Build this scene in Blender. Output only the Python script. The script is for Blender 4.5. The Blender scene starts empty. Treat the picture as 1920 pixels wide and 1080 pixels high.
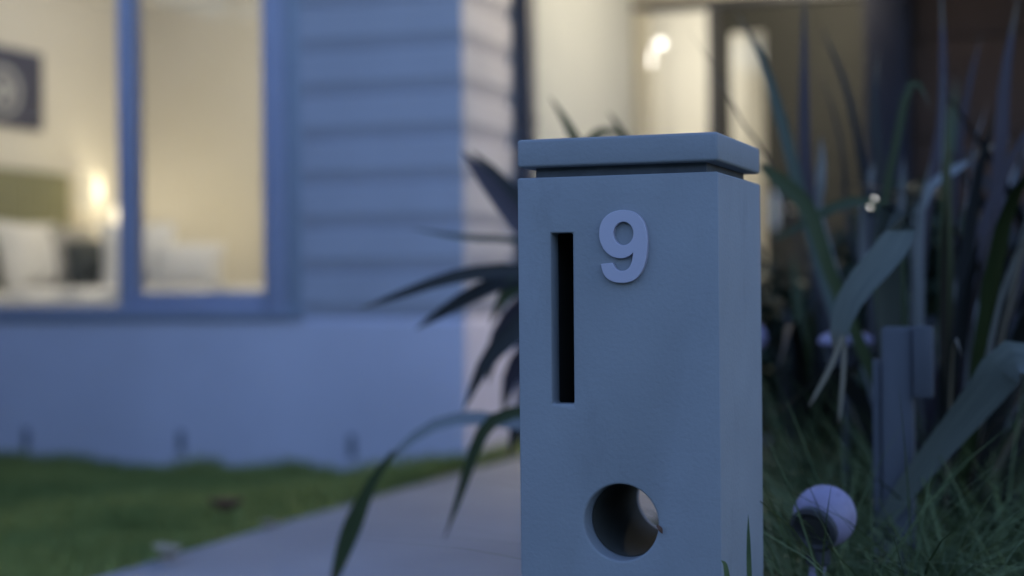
import bpy, bmesh, math, random
import numpy as np
from mathutils import Vector, Matrix

# ------------------------------------------------------------------ camera
S = bpy.context.scene
YAW, ROLL, FPX, CAMH = math.radians(20.0), math.radians(0.5), 3000.0, 0.75
cam_data = bpy.data.cameras.new('camera')
cam = bpy.data.objects.new('camera', cam_data)
S.collection.objects.link(cam)
cam_data.sensor_width = 36.0
cam_data.lens = 36.0 * FPX / 1920.0
cam_data.clip_start = 0.05
cam_data.clip_end = 2000.0
cam.matrix_world = (Matrix.Translation((0, 0, CAMH)) @ Matrix.Rotation(YAW, 4, 'Z')
                    @ Matrix.Rotation(math.pi / 2, 4, 'X') @ Matrix.Rotation(-ROLL, 4, 'Z'))
cam_data.dof.use_dof = True
cam_data.dof.focus_distance = 2.20
cam_data.dof.aperture_fstop = 1.62
S.camera = cam

# ------------------------------------------------------------------ sky, sun, exposure
SUN_EL, SUN_ROT = math.radians(8.0), math.radians(-25.0)
world = bpy.data.worlds.new('World')
S.world = world
world.use_nodes = True
wn = world.node_tree
sky = wn.nodes.new('ShaderNodeTexSky')
sky.sky_type = 'NISHITA'
sky.sun_disc = False
sky.sun_elevation = SUN_EL
sky.sun_rotation = SUN_ROT
sky.air_density = 1.2
sky.dust_density = 0.3
sky.ozone_density = 2.0
tint = wn.nodes.new('ShaderNodeMix')
tint.data_type = 'RGBA'; tint.blend_type = 'MULTIPLY'
tint.inputs[0].default_value = 1.0
tint.inputs[7].default_value = (0.82, 0.82, 1.10, 1)
wn.links.new(sky.outputs[0], tint.inputs[6])
wn.links.new(tint.outputs[2], wn.nodes['Background'].inputs[0])
wn.nodes['Background'].inputs[1].default_value = 0.10

sun_data = bpy.data.lights.new('sun', 'SUN')
sun_data.energy = 0.03
sun_data.angle = math.radians(12)
sun_data.color = (1.0, 0.9, 0.8)
sun = bpy.data.objects.new('sun', sun_data)
S.collection.objects.link(sun)
sd = Vector((math.sin(SUN_ROT) * math.cos(SUN_EL), math.cos(SUN_ROT) * math.cos(SUN_EL), math.sin(SUN_EL)))
sun.rotation_euler = sd.to_track_quat('Z', 'Y').to_euler()
sun.location = sd * 60

vs = S.view_settings
vs.view_transform = 'Standard'
vs.look = 'None'
vs.gamma = 1.0
vs.exposure = 2.42
vs.use_curve_mapping = False
S.render.engine = 'CYCLES'
S.cycles.use_denoising = True
S.cycles.max_bounces = 8
S.cycles.transparent_max_bounces = 24
S.cycles.sample_clamp_indirect = 4.0

random.seed(9)
RNG = np.random.default_rng(9)
C = S.collection

# ------------------------------------------------------------------ geometry helpers
SY, CY = math.sin(YAW), math.cos(YAW)
SR, CR = math.sin(ROLL), math.cos(ROLL)


def ray(px, py):
    x, y = px - 960.0, 540.0 - py
    X, Z = (x * CR + y * SR) / FPX, (-x * SR + y * CR) / FPX
    return Vector((CY * X - SY, SY * X + CY, Z))


def at_depth(px, py, d):
    return Vector((0, 0, CAMH)) + ray(px, py) * d


def at_y(px, py, y):
    r = ray(px, py)
    return Vector((0, 0, CAMH)) + r * (y / r.y)


def at_x(px, py, x):
    r = ray(px, py)
    return Vector((0, 0, CAMH)) + r * (x / r.x)


def project(p):
    d = -SY * p[0] + CY * p[1]
    X = (CY * p[0] + SY * p[1]) / d
    Z = (p[2] - CAMH) / d
    return 960 + FPX * (X * CR - Z * SR), 540 - FPX * (X * SR + Z * CR)


def link(name, mesh, mat=None, parent=None):
    o = bpy.data.objects.new(name, mesh)
    C.objects.link(o)
    if mat is not None:
        mesh.materials.append(mat)
    if parent is not None:
        o.parent = parent
        o.matrix_parent_inverse = Matrix.Identity(4)
        o.location = -world_loc(parent)
    return o


def world_loc(o):
    v = Vector((0, 0, 0))
    while o is not None:
        v = v + o.location
        o = o.parent
    return v


def thing(name, label, cat, loc=(0, 0, 0), group=None):
    o = bpy.data.objects.new(name, None)
    C.objects.link(o)
    o.location = loc
    o.empty_display_size = 0.1
    return tag(o, label, cat, group)


def tag(o, label=None, cat=None, group=None, kind=None):
    if label: o['label'] = label
    if cat: o['category'] = cat
    if group: o['group'] = group
    if kind: o['kind'] = kind
    return o


class MB:
    """collects vertices and faces in world coordinates, builds ONE mesh object"""

    def __init__(self):
        self.v, self.f = [], []

    def add(self, verts, faces):
        n = len(self.v)
        self.v += [tuple(p) for p in verts]
        self.f += [tuple(i + n for i in q) for q in faces]
        return self

    def box(self, x0, x1, y0, y1, z0, z1):
        v = [(x0, y0, z0), (x1, y0, z0), (x1, y1, z0), (x0, y1, z0), (x0, y0, z1), (x1, y0, z1), (x1, y1, z1), (x0, y1, z1)]
        return self.add(v, [(3, 2, 1, 0), (4, 5, 6, 7), (0, 1, 5, 4), (1, 2, 6, 5), (2, 3, 7, 6), (3, 0, 4, 7)])

    def prism(self, pts, axis, a, b):
        """pts 2D profile (counter-clockwise is not required), extruded along axis from a to b"""
        n = len(pts)

        def put(p, t):
            return {'x': (t, p[0], p[1]), 'y': (p[0], t, p[1]), 'z': (p[0], p[1], t)}[axis]
        v = [put(p, a) for p in pts] + [put(p, b) for p in pts]
        f = [tuple(range(n))[::-1], tuple(range(n, 2 * n))]
        f += [(i, (i + 1) % n, n + (i + 1) % n, n + i) for i in range(n)]
        return self.add(v, f)

    def lathe(self, prof, loc, axis=Vector((0, 0, 1)), n=24):
        """prof: list of (radius, height) along axis"""
        q = Vector((0, 0, 1)).rotation_difference(Vector(axis).normalized())
        loc = Vector(loc)
        v, f = [], []
        for r, h in prof:
            for k in range(n):
                a = 2 * math.pi * k / n
                v.append(loc + q @ Vector((r * math.cos(a), r * math.sin(a), h)))
        for i in range(len(prof) - 1):
            for k in range(n):
                k2 = (k + 1) % n
                f.append((i * n + k, i * n + k2, (i + 1) * n + k2, (i + 1) * n + k))
        if prof[0][0] > 1e-5: f.append(tuple(range(n))[::-1])
        if prof[-1][0] > 1e-5: f.append(tuple(range((len(prof) - 1) * n, len(prof) * n)))
        return self.add(v, f)

    def tube(self, pts, r, n=8):
        pts = [Vector(p) for p in pts]
        v, f = [], []
        for i, p in enumerate(pts):
            t = (pts[min(i + 1, len(pts) - 1)] - pts[max(i - 1, 0)]).normalized()
            a = t.cross(Vector((0.31, 0.17, 0.93))).normalized()
            b = t.cross(a)
            rr = r[i] if isinstance(r, (list, tuple)) else r
            for k in range(n):
                g = 2 * math.pi * k / n
                v.append(p + (a * math.cos(g) + b * math.sin(g)) * rr)
        for i in range(len(pts) - 1):
            for k in range(n):
                k2 = (k + 1) % n
                f.append((i * n + k, i * n + k2, (i + 1) * n + k2, (i + 1) * n + k))
        f.append(tuple(range(n))[::-1])
        f.append(tuple(range((len(pts) - 1) * n, len(pts) * n)))
        return self.add(v, f)

    def mesh(self, name, smooth=False, bevel=0.0, seg=2):
        me = bpy.data.meshes.new(name)
        me.from_pydata(self.v, [], self.f)
        bm = bmesh.new(); bm.from_mesh(me)
        bmesh.ops.remove_doubles(bm, verts=bm.verts, dist=1e-6)
        bmesh.ops.recalc_face_normals(bm, faces=bm.faces)
        if bevel:
            es = [e for e in bm.edges if len(e.link_faces) == 2 and e.calc_face_angle(0) > 0.6]
            bmesh.ops.bevel(bm, geom=es, offset=bevel, segments=seg, affect='EDGES', profile=0.5, clamp_overlap=True)
        bm.to_mesh(me); bm.free()
        if smooth or bevel:
            me.polygons.foreach_set('use_smooth', [True] * len(me.polygons))
            me.set_sharp_from_angle(angle=math.radians(40))
        return me

    def build(self, name, mat, parent=None, smooth=False, bevel=0.0, seg=2):
        return link(name, self.mesh(name, smooth, bevel, seg), mat, parent)


# ------------------------------------------------------------------ materials
def mat(name, col, rough=0.7, vary=0.12, scale=6.0, bump=0.0, bscale=60.0, metal=0.0, spec=0.5, stretch=(1, 1, 1),
        emit=None, estr=0.0, objrand=0.0, col2=None, sub=0.0, detail=5.0, leafy=False, stain=0.0):
    m = bpy.data.materials.new(name)
    m.use_nodes = True
    nt = m.node_tree; N, L = nt.nodes, nt.links
    b = N['Principled BSDF']
    b.inputs['Roughness'].default_value = rough
    b.inputs['Metallic'].default_value = metal
    b.inputs['Specular IOR Level'].default_value = spec
    tc = N.new('ShaderNodeTexCoord'); mp = N.new('ShaderNodeMapping')
    mp.inputs['Scale'].default_value = stretch
    L.new(tc.outputs['UV' if leafy else 'Object'], mp.inputs['Vector'])
    no = N.new('ShaderNodeTexNoise')
    no.inputs['Scale'].default_value = scale
    no.inputs['Detail'].default_value = detail
    L.new(mp.outputs[0], no.inputs['Vector'])
    cr = N.new('ShaderNodeValToRGB')
    c2 = col2 if col2 else [min(1, c * (1 + vary)) for c in col]
    c1 = col if col2 else [c * (1 - vary) for c in col]
    cr.color_ramp.elements[0].position = 0.3; cr.color_ramp.elements[1].position = 0.7
    cr.color_ramp.elements[0].color = (*c1, 1); cr.color_ramp.elements[1].color = (*c2, 1)
    L.new(no.outputs['Fac'], cr.inputs['Fac'])
    out = cr.outputs['Color']
    if leafy:
        # dry brown tip and ragged brown margins, along the blade's own length
        sx = N.new('ShaderNodeSeparateXYZ'); L.new(tc.outputs['UV'], sx.inputs[0])
        n3 = N.new('ShaderNodeTexNoise'); n3.inputs['Scale'].default_value = 9.0
        L.new(tc.outputs['Object'], n3.inputs['Vector'])
        ad = N.new('ShaderNodeMath'); ad.operation = 'MULTIPLY_ADD'
        L.new(n3.outputs['Fac'], ad.inputs[0]); ad.inputs[1].default_value = 0.35; L.new(sx.outputs['Y'], ad.inputs[2])
        rm = N.new('ShaderNodeMapRange'); rm.inputs['From Min'].default_value = 1.06; rm.inputs['From Max'].default_value = 1.16
        L.new(ad.outputs[0], rm.inputs['Value'])
        mx = N.new('ShaderNodeMix'); mx.data_type = 'RGBA'
        L.new(rm.outputs[0], mx.inputs[0]); L.new(out, mx.inputs[6]); mx.inputs[7].default_value = (0.10, 0.075, 0.05, 1)
        out = mx.outputs[2]
    if stain:
        # faint weather streaks and smudges
        mp2 = N.new('ShaderNodeMapping'); mp2.inputs['Scale'].default_value = (1, 1, 0.35)
        L.new(tc.outputs['Object'], mp2.inputs['Vector'])
        n3 = N.new('ShaderNodeTexNoise'); n3.inputs['Scale'].default_value = 14.0; n3.inputs['Detail'].default_value = 8; n3.inputs['Roughness'].default_value = 0.7
        L.new(mp2.outputs[0], n3.inputs['Vector'])
        rm = N.new('ShaderNodeMapRange'); rm.inputs['From Min'].default_value = 0.56; rm.inputs['From Max'].default_value = 0.78
        rm.inputs['To Max'].default_value = stain
        L.new(n3.outputs['Fac'], rm.inputs['Value'])
        mx = N.new('ShaderNodeMix'); mx.data_type = 'RGBA'
        L.new(rm.outputs[0], mx.inputs[0]); L.new(out, mx.inputs[6]); mx.inputs[7].default_value = (*[c * 0.45 for c in col], 1)
        out = mx.outputs[2]
    if objrand:
        oi = N.new('ShaderNodeObjectInfo')
        hs = N.new('ShaderNodeHueSaturation')
        mr = N.new('ShaderNodeMapRange')
        mr.inputs['To Min'].default_value = 1 - objrand; mr.inputs['To Max'].default_value = 1 + objrand
        L.new(oi.outputs['Random'], mr.inputs['Value'])
        L.new(mr.outputs[0], hs.inputs['Value'])
        L.new(out, hs.inputs['Color']); out = hs.outputs['Color']
    L.new(out, b.inputs['Base Color'])
    if bump:
        n2 = N.new('ShaderNodeTexNoise'); n2.inputs['Scale'].default_value = bscale; n2.inputs['Detail'].default_value = 6
        L.new(mp.outputs[0], n2.inputs['Vector'])
        bp = N.new('ShaderNodeBump'); bp.inputs['Strength'].default_value = bump; bp.inputs['Distance'].default_value = 0.004
        L.new(n2.outputs['Fac'], bp.inputs['Height']); L.new(bp.outputs[0], b.inputs['Normal'])
    if emit:
        b.inputs['Emission Color'].default_value = (*emit, 1)
        b.inputs['Emission Strength'].default_value = estr
    if sub:
        b.inputs['Subsurface Weight'].default_value = sub
    return m


def glass(name, tintc=(1, 1, 1), refl=0.06):
    m = bpy.data.materials.new(name); m.use_nodes = True
    nt = m.node_tree; N, L = nt.nodes, nt.links
    N.remove(N['Principled BSDF'])
    tr = N.new('ShaderNodeBsdfTransparent'); tr.inputs[0].default_value = (*tintc, 1)
    gl = N.new('ShaderNodeBsdfGlossy'); gl.inputs['Roughness'].default_value = 0.02
    lw = N.new('ShaderNodeFresnel'); lw.inputs['IOR'].default_value = 1.45
    mx = N.new('ShaderNodeMixShader')
    L.new(lw.outputs[0], mx.inputs[0]); L.new(tr.outputs[0], mx.inputs[1]); L.new(gl.outputs[0], mx.inputs[2])
    L.new(mx.outputs[0], N['Material Output'].inputs[0])
    return m


def mesh_screen(name):
    """fine insect screen: mostly open weave"""
    m = bpy.data.materials.new(name); m.use_nodes = True
    nt = m.node_tree; N, L = nt.nodes, nt.links
    N.remove(N['Principled BSDF'])
    tr = N.new('ShaderNodeBsdfTransparent')
    df = N.new('ShaderNodeBsdfDiffuse'); df.inputs[0].default_value = (0.10, 0.10, 0.10, 1)
    mx = N.new('ShaderNodeMixShader'); mx.inputs[0].default_value = 0.22
    L.new(tr.outputs[0], mx.inputs[1]); L.new(df.outputs[0], mx.inputs[2]); L.new(mx.outputs[0], N['Material Output'].inputs[0])
    return m


M = dict(
    render=mat('letterbox_paint', (0.266, 0.276, 0.302), rough=0.75, vary=0.05, scale=9, stain=0.30, bump=0.22, bscale=170, spec=0.3),
    number=mat('number_metal', (0.47, 0.44, 0.54), rough=0.42, vary=0.03, metal=0.15),
    wall=mat('wall_paint', (0.46, 0.45, 0.52), rough=0.6, vary=0.04, scale=3, bump=0.08, bscale=90, spec=0.35),
    base=mat('base_render', (0.66, 0.62, 0.73), rough=0.8, stain=0.12, vary=0.07, scale=1.6, bump=0.35, bscale=120, spec=0.3),
    frame=mat('window_frame_paint', (0.37, 0.38, 0.52), rough=0.45, vary=0.03),
    trim=mat('trim_paint', (0.33, 0.36, 0.44), rough=0.55, vary=0.05),
    pipe=mat('downpipe_paint', (0.05, 0.053, 0.075), rough=0.5, vary=0.06),
    plaster=mat('porch_plaster', (0.37, 0.385, 0.40), rough=0.8, vary=0.03, scale=2),
    room=mat('room_paint', (0.72, 0.69, 0.62), rough=0.85, vary=0.02, scale=2),
    ceil=mat('ceiling_paint', (0.78, 0.77, 0.74), rough=0.9, vary=0.02),
    carpet=mat('carpet', (0.30, 0.27, 0.23), rough=1, vary=0.2, scale=80),
    door=mat('door_paint', (0.018, 0.019, 0.018), rough=0.7, spec=0.3, vary=0.1, scale=5, stretch=(1, 1, 0.15)),
    dframe=mat('door_frame_paint', (0.025, 0.027, 0.040), rough=0.5, vary=0.06),
    lintel=mat('lintel_paint', (0.40, 0.38, 0.33), rough=0.7, vary=0.05),
    garage=mat('garage_door_paint', (0.075, 0.046, 0.036), rough=0.8, vary=0.12, scale=3, spec=0.2),
    pier=mat('pier_paint', (0.030, 0.032, 0.050), rough=0.8, vary=0.1, spec=0.15),
    roof=mat('roof_metal', (0.09, 0.095, 0.11), rough=0.4, vary=0.08),
    concrete=mat('path_concrete', (0.28, 0.285, 0.325), rough=0.85, stain=0.3, vary=0.10, scale=2.2, bump=0.5, bscale=150),
    soil=mat('soil_mulch', (0.035, 0.028, 0.020), rough=1, vary=0.5, scale=30, bump=1.0, bscale=50),
    ground=mat('ground_turf', (0.075, 0.095, 0.035), rough=1, vary=0.35, scale=14, bump=0.8, bscale=60),
    lawn=mat('lawn_grass', (0.15, 0.20, 0.055), rough=0.7, scale=1.8, col2=(0.34, 0.35, 0.095), spec=0.3),
    bedgrass=mat('tall_grass', (0.035, 0.060, 0.020), rough=0.65, scale=11, col2=(0.15, 0.18, 0.065), spec=0.4),
    leafdark=mat('flax_dark', (0.015, 0.016, 0.016), rough=0.5, scale=2.2, col2=(0.030, 0.028, 0.028), spec=0.28, leafy=True, objrand=0.3, stretch=(14, 1.6, 1)),
    leafblue=mat('flax_blue_green', (0.045, 0.060, 0.048), rough=0.42, scale=2.2, col2=(0.075, 0.090, 0.070), spec=0.28, leafy=True, objrand=0.2, stretch=(14, 1.6, 1)),
    leafgreen=mat('flax_green', (0.026, 0.040, 0.014), rough=0.5, scale=2.2, col2=(0.055, 0.070, 0.022), spec=0.28, leafy=True, objrand=0.25, stretch=(14, 1.6, 1)),
    leafpurple=mat('flax_purple', (0.034, 0.026, 0.034), rough=0.45, scale=2.2, col2=(0.065, 0.048, 0.065), spec=0.28, leafy=True, objrand=0.25, stretch=(14, 1.6, 1)),
    leafpale=mat('flax_pale', (0.14, 0.15, 0.15), rough=0.45, scale=2.2, col2=(0.24, 0.23, 0.22), leafy=True, objrand=0.2, stretch=(14, 1.6, 1)),  # pale tone carries sky reflection painted into the leaf
    leafgrey=mat('flax_grey_green', (0.075, 0.085, 0.078), rough=0.55, scale=2.2, col2=(0.125, 0.135, 0.12), spec=0.25, leafy=True, objrand=0.1, stretch=(14, 1.6, 1)),
    leafdead=mat('flax_dry', (0.17, 0.14, 0.10), rough=0.8, scale=2.2, col2=(0.24, 0.20, 0.15), leafy=True, objrand=0.2, stretch=(14, 1.6, 1)),
    brown=mat('dry_brown_leaf', (0.12, 0.055, 0.035), rough=0.8, scale=20, vary=0.3),
    tan=mat('dry_tan_leaf', (0.36, 0.30, 0.22), rough=0.8, scale=20, vary=0.2),
    white=mat('white_plastic', (0.34, 0.29, 0.42), rough=0.5, vary=0.05, scale=20),
    black=mat('black_plastic', (0.045, 0.043, 0.05), rough=0.6, vary=0.1),
    lens=mat('lamp_lens', (0.06, 0.055, 0.055), rough=0.15, vary=0.1),
    neck_shade=mat('neck_shade_paint', (0.10, 0.105, 0.12), rough=0.9, vary=0.15, scale=40, spec=0.2),  # darker than the paint, to hold the groove's shade
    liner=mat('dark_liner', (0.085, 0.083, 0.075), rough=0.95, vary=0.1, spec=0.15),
    shrub=mat('shrub_leaves', (0.012, 0.020, 0.012), rough=0.6, scale=5, col2=(0.030, 0.045, 0.022), spec=0.3),
    chrome=mat('brushed_metal', (0.62, 0.62, 0.66), rough=0.3, metal=1.0, vary=0.04),
    post=mat('weathered_stake', (0.085, 0.088, 0.105), rough=0.9, vary=0.2, scale=12, stretch=(1, 1, 0.15), bump=0.4),
    linen=mat('white_linen', (0.74, 0.72, 0.68), rough=0.9, vary=0.04, bump=0.3, bscale=40),
    grey=mat('grey_linen', (0.36, 0.34, 0.30), rough=0.9, vary=0.06),
    charcoal=mat('charcoal_velvet', (0.065, 0.070, 0.062), rough=0.95, vary=0.15),
    olive=mat('olive_upholstery', (0.23, 0.225, 0.12), rough=0.9, vary=0.08, scale=10),
    wood=mat('bedside_wood', (0.20, 0.13, 0.07), rough=0.5, vary=0.15, scale=6, stretch=(1, 1, 0.2)),
    navy=mat('picture_navy', (0.055, 0.055, 0.085), rough=0.8, vary=0.25, scale=8),
    ring=mat('picture_grey', (0.40, 0.41, 0.42), rough=0.8, vary=0.3, scale=14),
    shade=mat('lamp_shade', (0.8, 0.75, 0.62), rough=0.8, vary=0.02, emit=(1.0, 0.86, 0.58), estr=0.08),
    globe=mat('lit_globe', (0.9, 0.85, 0.75), rough=0.4, vary=0.0, emit=(1.0, 0.90, 0.70), estr=0.22),
    bulb=mat('lit_bulb', (0.9, 0.9, 0.85), rough=0.4, vary=0.0, emit=(1.0, 0.95, 0.85), estr=1.1),
    glint=mat('glint_glow', (0.9, 0.9, 0.85), rough=0.4, vary=0.0, emit=(1.0, 0.95, 0.88), estr=0.9),  # glow that stands in for a glint among the leaves
    vent=mat('vent_plastic', (0.20, 0.21, 0.27), rough=0.6),
    lampwhite=mat('lamp_housing', (0.30, 0.255, 0.38), rough=0.55, vary=0.12, scale=25, stain=0.75),
    leafbrown=mat('flax_brown', (0.045, 0.034, 0.028), rough=0.8, scale=2.2, col2=(0.085, 0.065, 0.050), spec=0.2, leafy=True, objrand=0.3, stretch=(14, 1.6, 1)),
    glass=glass('clear_glass'),
    screen=mesh_screen('insect_screen'),
)


def lamp_light(name, loc, watts, col, radius, parent):
    d = bpy.data.lights.new(name, 'POINT')
    d.energy = watts; d.color = col; d.shadow_soft_size = radius
    o = bpy.data.objects.new(name, d)
    C.objects.link(o)
    o.parent = parent
    o.location = Vector(loc) - world_loc(parent)
    return o


# ================================================================== THE SETTING
FY, CX = 6.20, -2.475          # facade plane, house corner
PE, PR = -2.44, -1.32          # path edges
PORCH_Y0, DOOR_Y = 7.10, 8.86
FLOOR = 0.17

GZ = -0.045
g = MB().add([(-400, -400, GZ), (400, -400, GZ), (400, 400, GZ), (-400, 400, GZ)], [(0, 1, 2, 3)])
tag(g.build('ground', M['ground']), kind='structure')
# concrete path of poured bays with joints, from the street to the porch
p = MB().box(PE, PR, -2.5, PORCH_Y0, -0.10, 0.010)
path = tag(p.build('path', M['concrete'], bevel=0.008), kind='structure')
tag(MB().box(PR + 0.02, 2.6, 1.2, 6.0, -0.12, 0.030).build('garden_bed', M['soil'], bevel=0.02), kind='structure')
tag(MB().box(PR + 0.02, 2.6, 6.05, 7.5, -0.12, 0.012).build('driveway', M['concrete'], bevel=0.008), kind='structure')

# unseen rise added behind the camera to block low sky light
hv, hf = [], []
for i in range(61):
    for j in range(9):
        X = -60 + 2 * i
        v_ = j / 8
        hv.append((X, -9.0 - 22 * v_ + 1.2 * math.sin(X * 0.7 + j), 7.0 * v_ ** 0.55 + 0.7 * math.sin(X * 1.3 + 2.1 * j) * v_ - 0.02 * (j == 0)))
for i in range(60):
    for j in range(8):
        A = i * 9 + j
        hf.append((A, A + 9, A + 10, A + 1))
tag(MB().add(hv, hf).build('sky_block_hill', M['ground'], smooth=True), kind='structure')

# ------------------------------------------------------------------ house
house = thing('house', 'blue-grey weatherboard house with lit bedroom window and front porch', 'house', (CX, FY, 0))
WALLTOP = 2.66
BASE = 0.627
WX0, WX1 = -5.62, -3.385        # window opening in the facade
WZ0, WZ1 = 0.668, 2.28
XL = -8.6                       # left end of the house
RX0, RX1, RY1 = -6.22, CX - 0.14, 9.40   # bedroom

# facade core (behind the boards) built round the window opening
fw = MB()
fw.box(XL, WX0, FY + 0.022, FY + 0.13, 0, WALLTOP)
fw.box(WX1, CX - 0.022, FY + 0.022, FY + 0.13, 0, WALLTOP)
fw.box(WX0, WX1, FY + 0.022, FY + 0.13, 0, WZ0)
fw.box(WX0, WX1, FY + 0.022, FY + 0.13, WZ1, WALLTOP)
facade = fw.build('front_wall', M['wall'], house)
sw = MB().box(CX - 0.13, CX - 0.022, FY + 0.13, DOOR_Y, 0, WALLTOP)
sidewall = sw.build('side_wall', M['wall'], house)
# rendered base with a small sloped ledge
prof = [(FY + 0.02, -0.10), (FY - 0.012, -0.10), (FY - 0.012, BASE - 0.022), (FY - 0.004, BASE - 0.010), (FY + 0.02, BASE)]
MB().prism(prof, 'x', XL, CX + 0.012).build('base_wall', M['base'], house)
prof = [(CX - 0.02, 0.0), (CX + 0.012, 0.0), (CX + 0.012, BASE - 0.022), (CX + 0.004, BASE - 0.010), (CX - 0.02, BASE)]
MB().prism(prof, 'y', FY + 0.021, 7.04).build('base_wall', M['base'], house)

# weatherboards: one object each, bevelled at the lower edge
PITCH = 0.1895


def board_front(x0, x1, z0, z1):
    d = 0.0
    pr = [(FY + 0.020, z0), (FY + 0.014, z0), (FY - 0.010, z0 + 0.066), (FY - 0.010, z1 - 0.003), (FY - 0.007, z1), (FY + 0.020, z1)]
    if z1 - z0 < 0.1:
        pr = [(FY + 0.020, z0), (FY + 0.003, z0), (FY - 0.006, z0 + 0.03), (FY - 0.006, z1 - 0.003), (FY - 0.003, z1), (FY + 0.020, z1)]
    return MB().prism(pr, 'x', x0, x1).build('weatherboard', M['wall'], facade)


def board_side(y0, y1, z0, z1):
    pr = [(CX - 0.020, z0), (CX - 0.016, z0), (CX + 0.011, z0 + 0.066), (CX + 0.011, z1 - 0.003), (CX + 0.008, z1), (CX - 0.020, z1)]
    return MB().prism(pr, 'y', y0, y1).build('weatherboard', M['wall'], sidewall)


TR = 0.165                      # width of the window trim on the wall
for k in range(11):
    z0 = BASE + 0.001 + PITCH * k
    z1 = min(z0 + PITCH - 0.0015, WALLTOP)
    if z1 - z0 < 0.05: continue
    if z1 > WZ0 and z0 < WZ1 + 0.06:
        board_front(XL, WX0 - TR, z0, z1)
        board_front(WX1 + TR, CX + 0.011, z0, z1)
    else:
        board_front(XL, CX + 0.011, z0, z1)
    board_side(FY + 0.022, 6.80, z0, z1)

# porch side wall beyond the downpipe: smooth plaster, 2 cm proud of the core
MB().box(CX - 0.021, CX + 0.004, 7.045, DOOR_Y, FLOOR, WALLTOP).build('porch_wall', M['plaster'], house)
MB().box(CX - 0.021, CX + 0.010, 6.802, 7.043, BASE + 0.002, WALLTOP).build('corner_trim', M['trim'], house)
dp = MB().box(CX + 0.012, CX + 0.088, 6.82, 6.92, 0.05, WALLTOP).build('downpipe', M['pipe'], house, bevel=0.012)
for z in (0.5, 1.5, 2.4):
    MB().box(CX + 0.0105, CX + 0.092, 6.815, 6.925, z, z + 0.03).build('bracket', M['pipe'], dp, bevel=0.003)

# unseen wall added left of the window to darken that end
MB().box(XL, -5.82, 1.2, FY - 0.02, -0.1, WALLTOP).build('unseen_shade_wall', M['trim'], house)

# weep vents near the ground
for px, py in ((50, 822), (340, 828), (660, 836)):
    q = at_y(px, py, FY - 0.012)
    MB().box(q.x - 0.019, q.x + 0.019, FY - 0.020, FY - 0.009, q.z - 0.048, q.z + 0.048).build('weep_vent', M['vent'], house, bevel=0.003)

# ------------------------------------------------------------------ bedroom window: trim > frame, sash, panes
GY = FY + 0.055
wt = MB()
wt.box(WX0 - TR, WX0 - 0.02, FY - 0.016, FY + 0.021, WZ0 - 0.02, WZ1 + 0.06)
wt.box(WX1 + 0.085, WX1 + TR, FY - 0.004, FY + 0.021, WZ0 - 0.02, WZ1 + 0.06)
wt.box(WX0 - 0.02, WX1 + 0.085, FY - 0.012, FY + 0.021, WZ1 + 0.002, WZ1 + 0.06)
wt.box(WX0 - TR - 0.01, WX1 + TR + 0.008, FY - 0.036, FY + 0.0205, BASE + 0.002, WZ0 - 0.021)
window = wt.build('window', M['trim'], house, bevel=0.003)
MX0, MX1 = -4.145, -4.075       # mullion
fr = MB()
fr.box(WX0 - 0.019, WX0 + 0.05, FY - 0.020, FY + 0.10, WZ0 - 0.0195, WZ1)
fr.box(WX1 - 0.015, WX1 + 0.084, FY - 0.020, FY + 0.10, WZ0 - 0.0195, WZ1)
fr.box(WX0 + 0.051, WX1 - 0.016, FY - 0.020, FY + 0.10, WZ1 - 0.05, WZ1)
fr.box(WX0 + 0.051, WX1 - 0.016, FY - 0.020, FY + 0.10, WZ0 - 0.0195, WZ0 + 0.012)
fr.build('frame', M['frame'], window, bevel=0.004)
MB().box(MX0, MX1, FY - 0.012, FY + 0.095, WZ0 + 0.013, WZ1 - 0.051).build('mullion', M['frame'], window, bevel=0.004)
sa = MB()
sa.box(MX1 + 0.001, WX1 - 0.0165, FY + 0.005, FY + 0.045, WZ0 + 0.013, WZ0 + 0.075)
sa.box(MX1 + 0.001, WX1 - 0.0165, FY + 0.005, FY + 0.045, WZ1 - 0.10, WZ1 - 0.051)
sa.box(MX1 + 0.001, MX1 + 0.012, FY + 0.005, FY + 0.045, WZ0 + 0.076, WZ1 - 0.101)
sa.box(WX1 - 0.03, WX1 - 0.0165, FY + 0.005, FY + 0.045, WZ0 + 0.076, WZ1 - 0.101)
sa.build('sash', M['frame'], window, bevel=0.003)
MB().box(WX0 + 0.05, MX0, GY, GY + 0.005, WZ0 + 0.012, WZ1 - 0.05).build('pane', M['glass'], window)
MB().box(MX1, WX1 - 0.017, GY + 0.010, GY + 0.015, WZ0 + 0.05, WZ1 - 0.052).build('pane', M['glass'], window)
MB().add([(MX1 + 0.005, FY + 0.025, WZ0 + 0.06), (WX1 - 0.02, FY + 0.025, WZ0 + 0.06), (WX1 - 0.02, FY + 0.025, WZ1 - 0.09),
          (MX1 + 0.005, FY + 0.025, WZ1 - 0.09)], [(0, 1, 2, 3)]).build('fly_screen', M['screen'], window)
MB().box(WX0, WX1, FY + 0.101, FY + 0.16, WZ0 - 0.02, WZ0 + 0.006).build('sill', M['ceil'], window, bevel=0.003)

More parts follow.
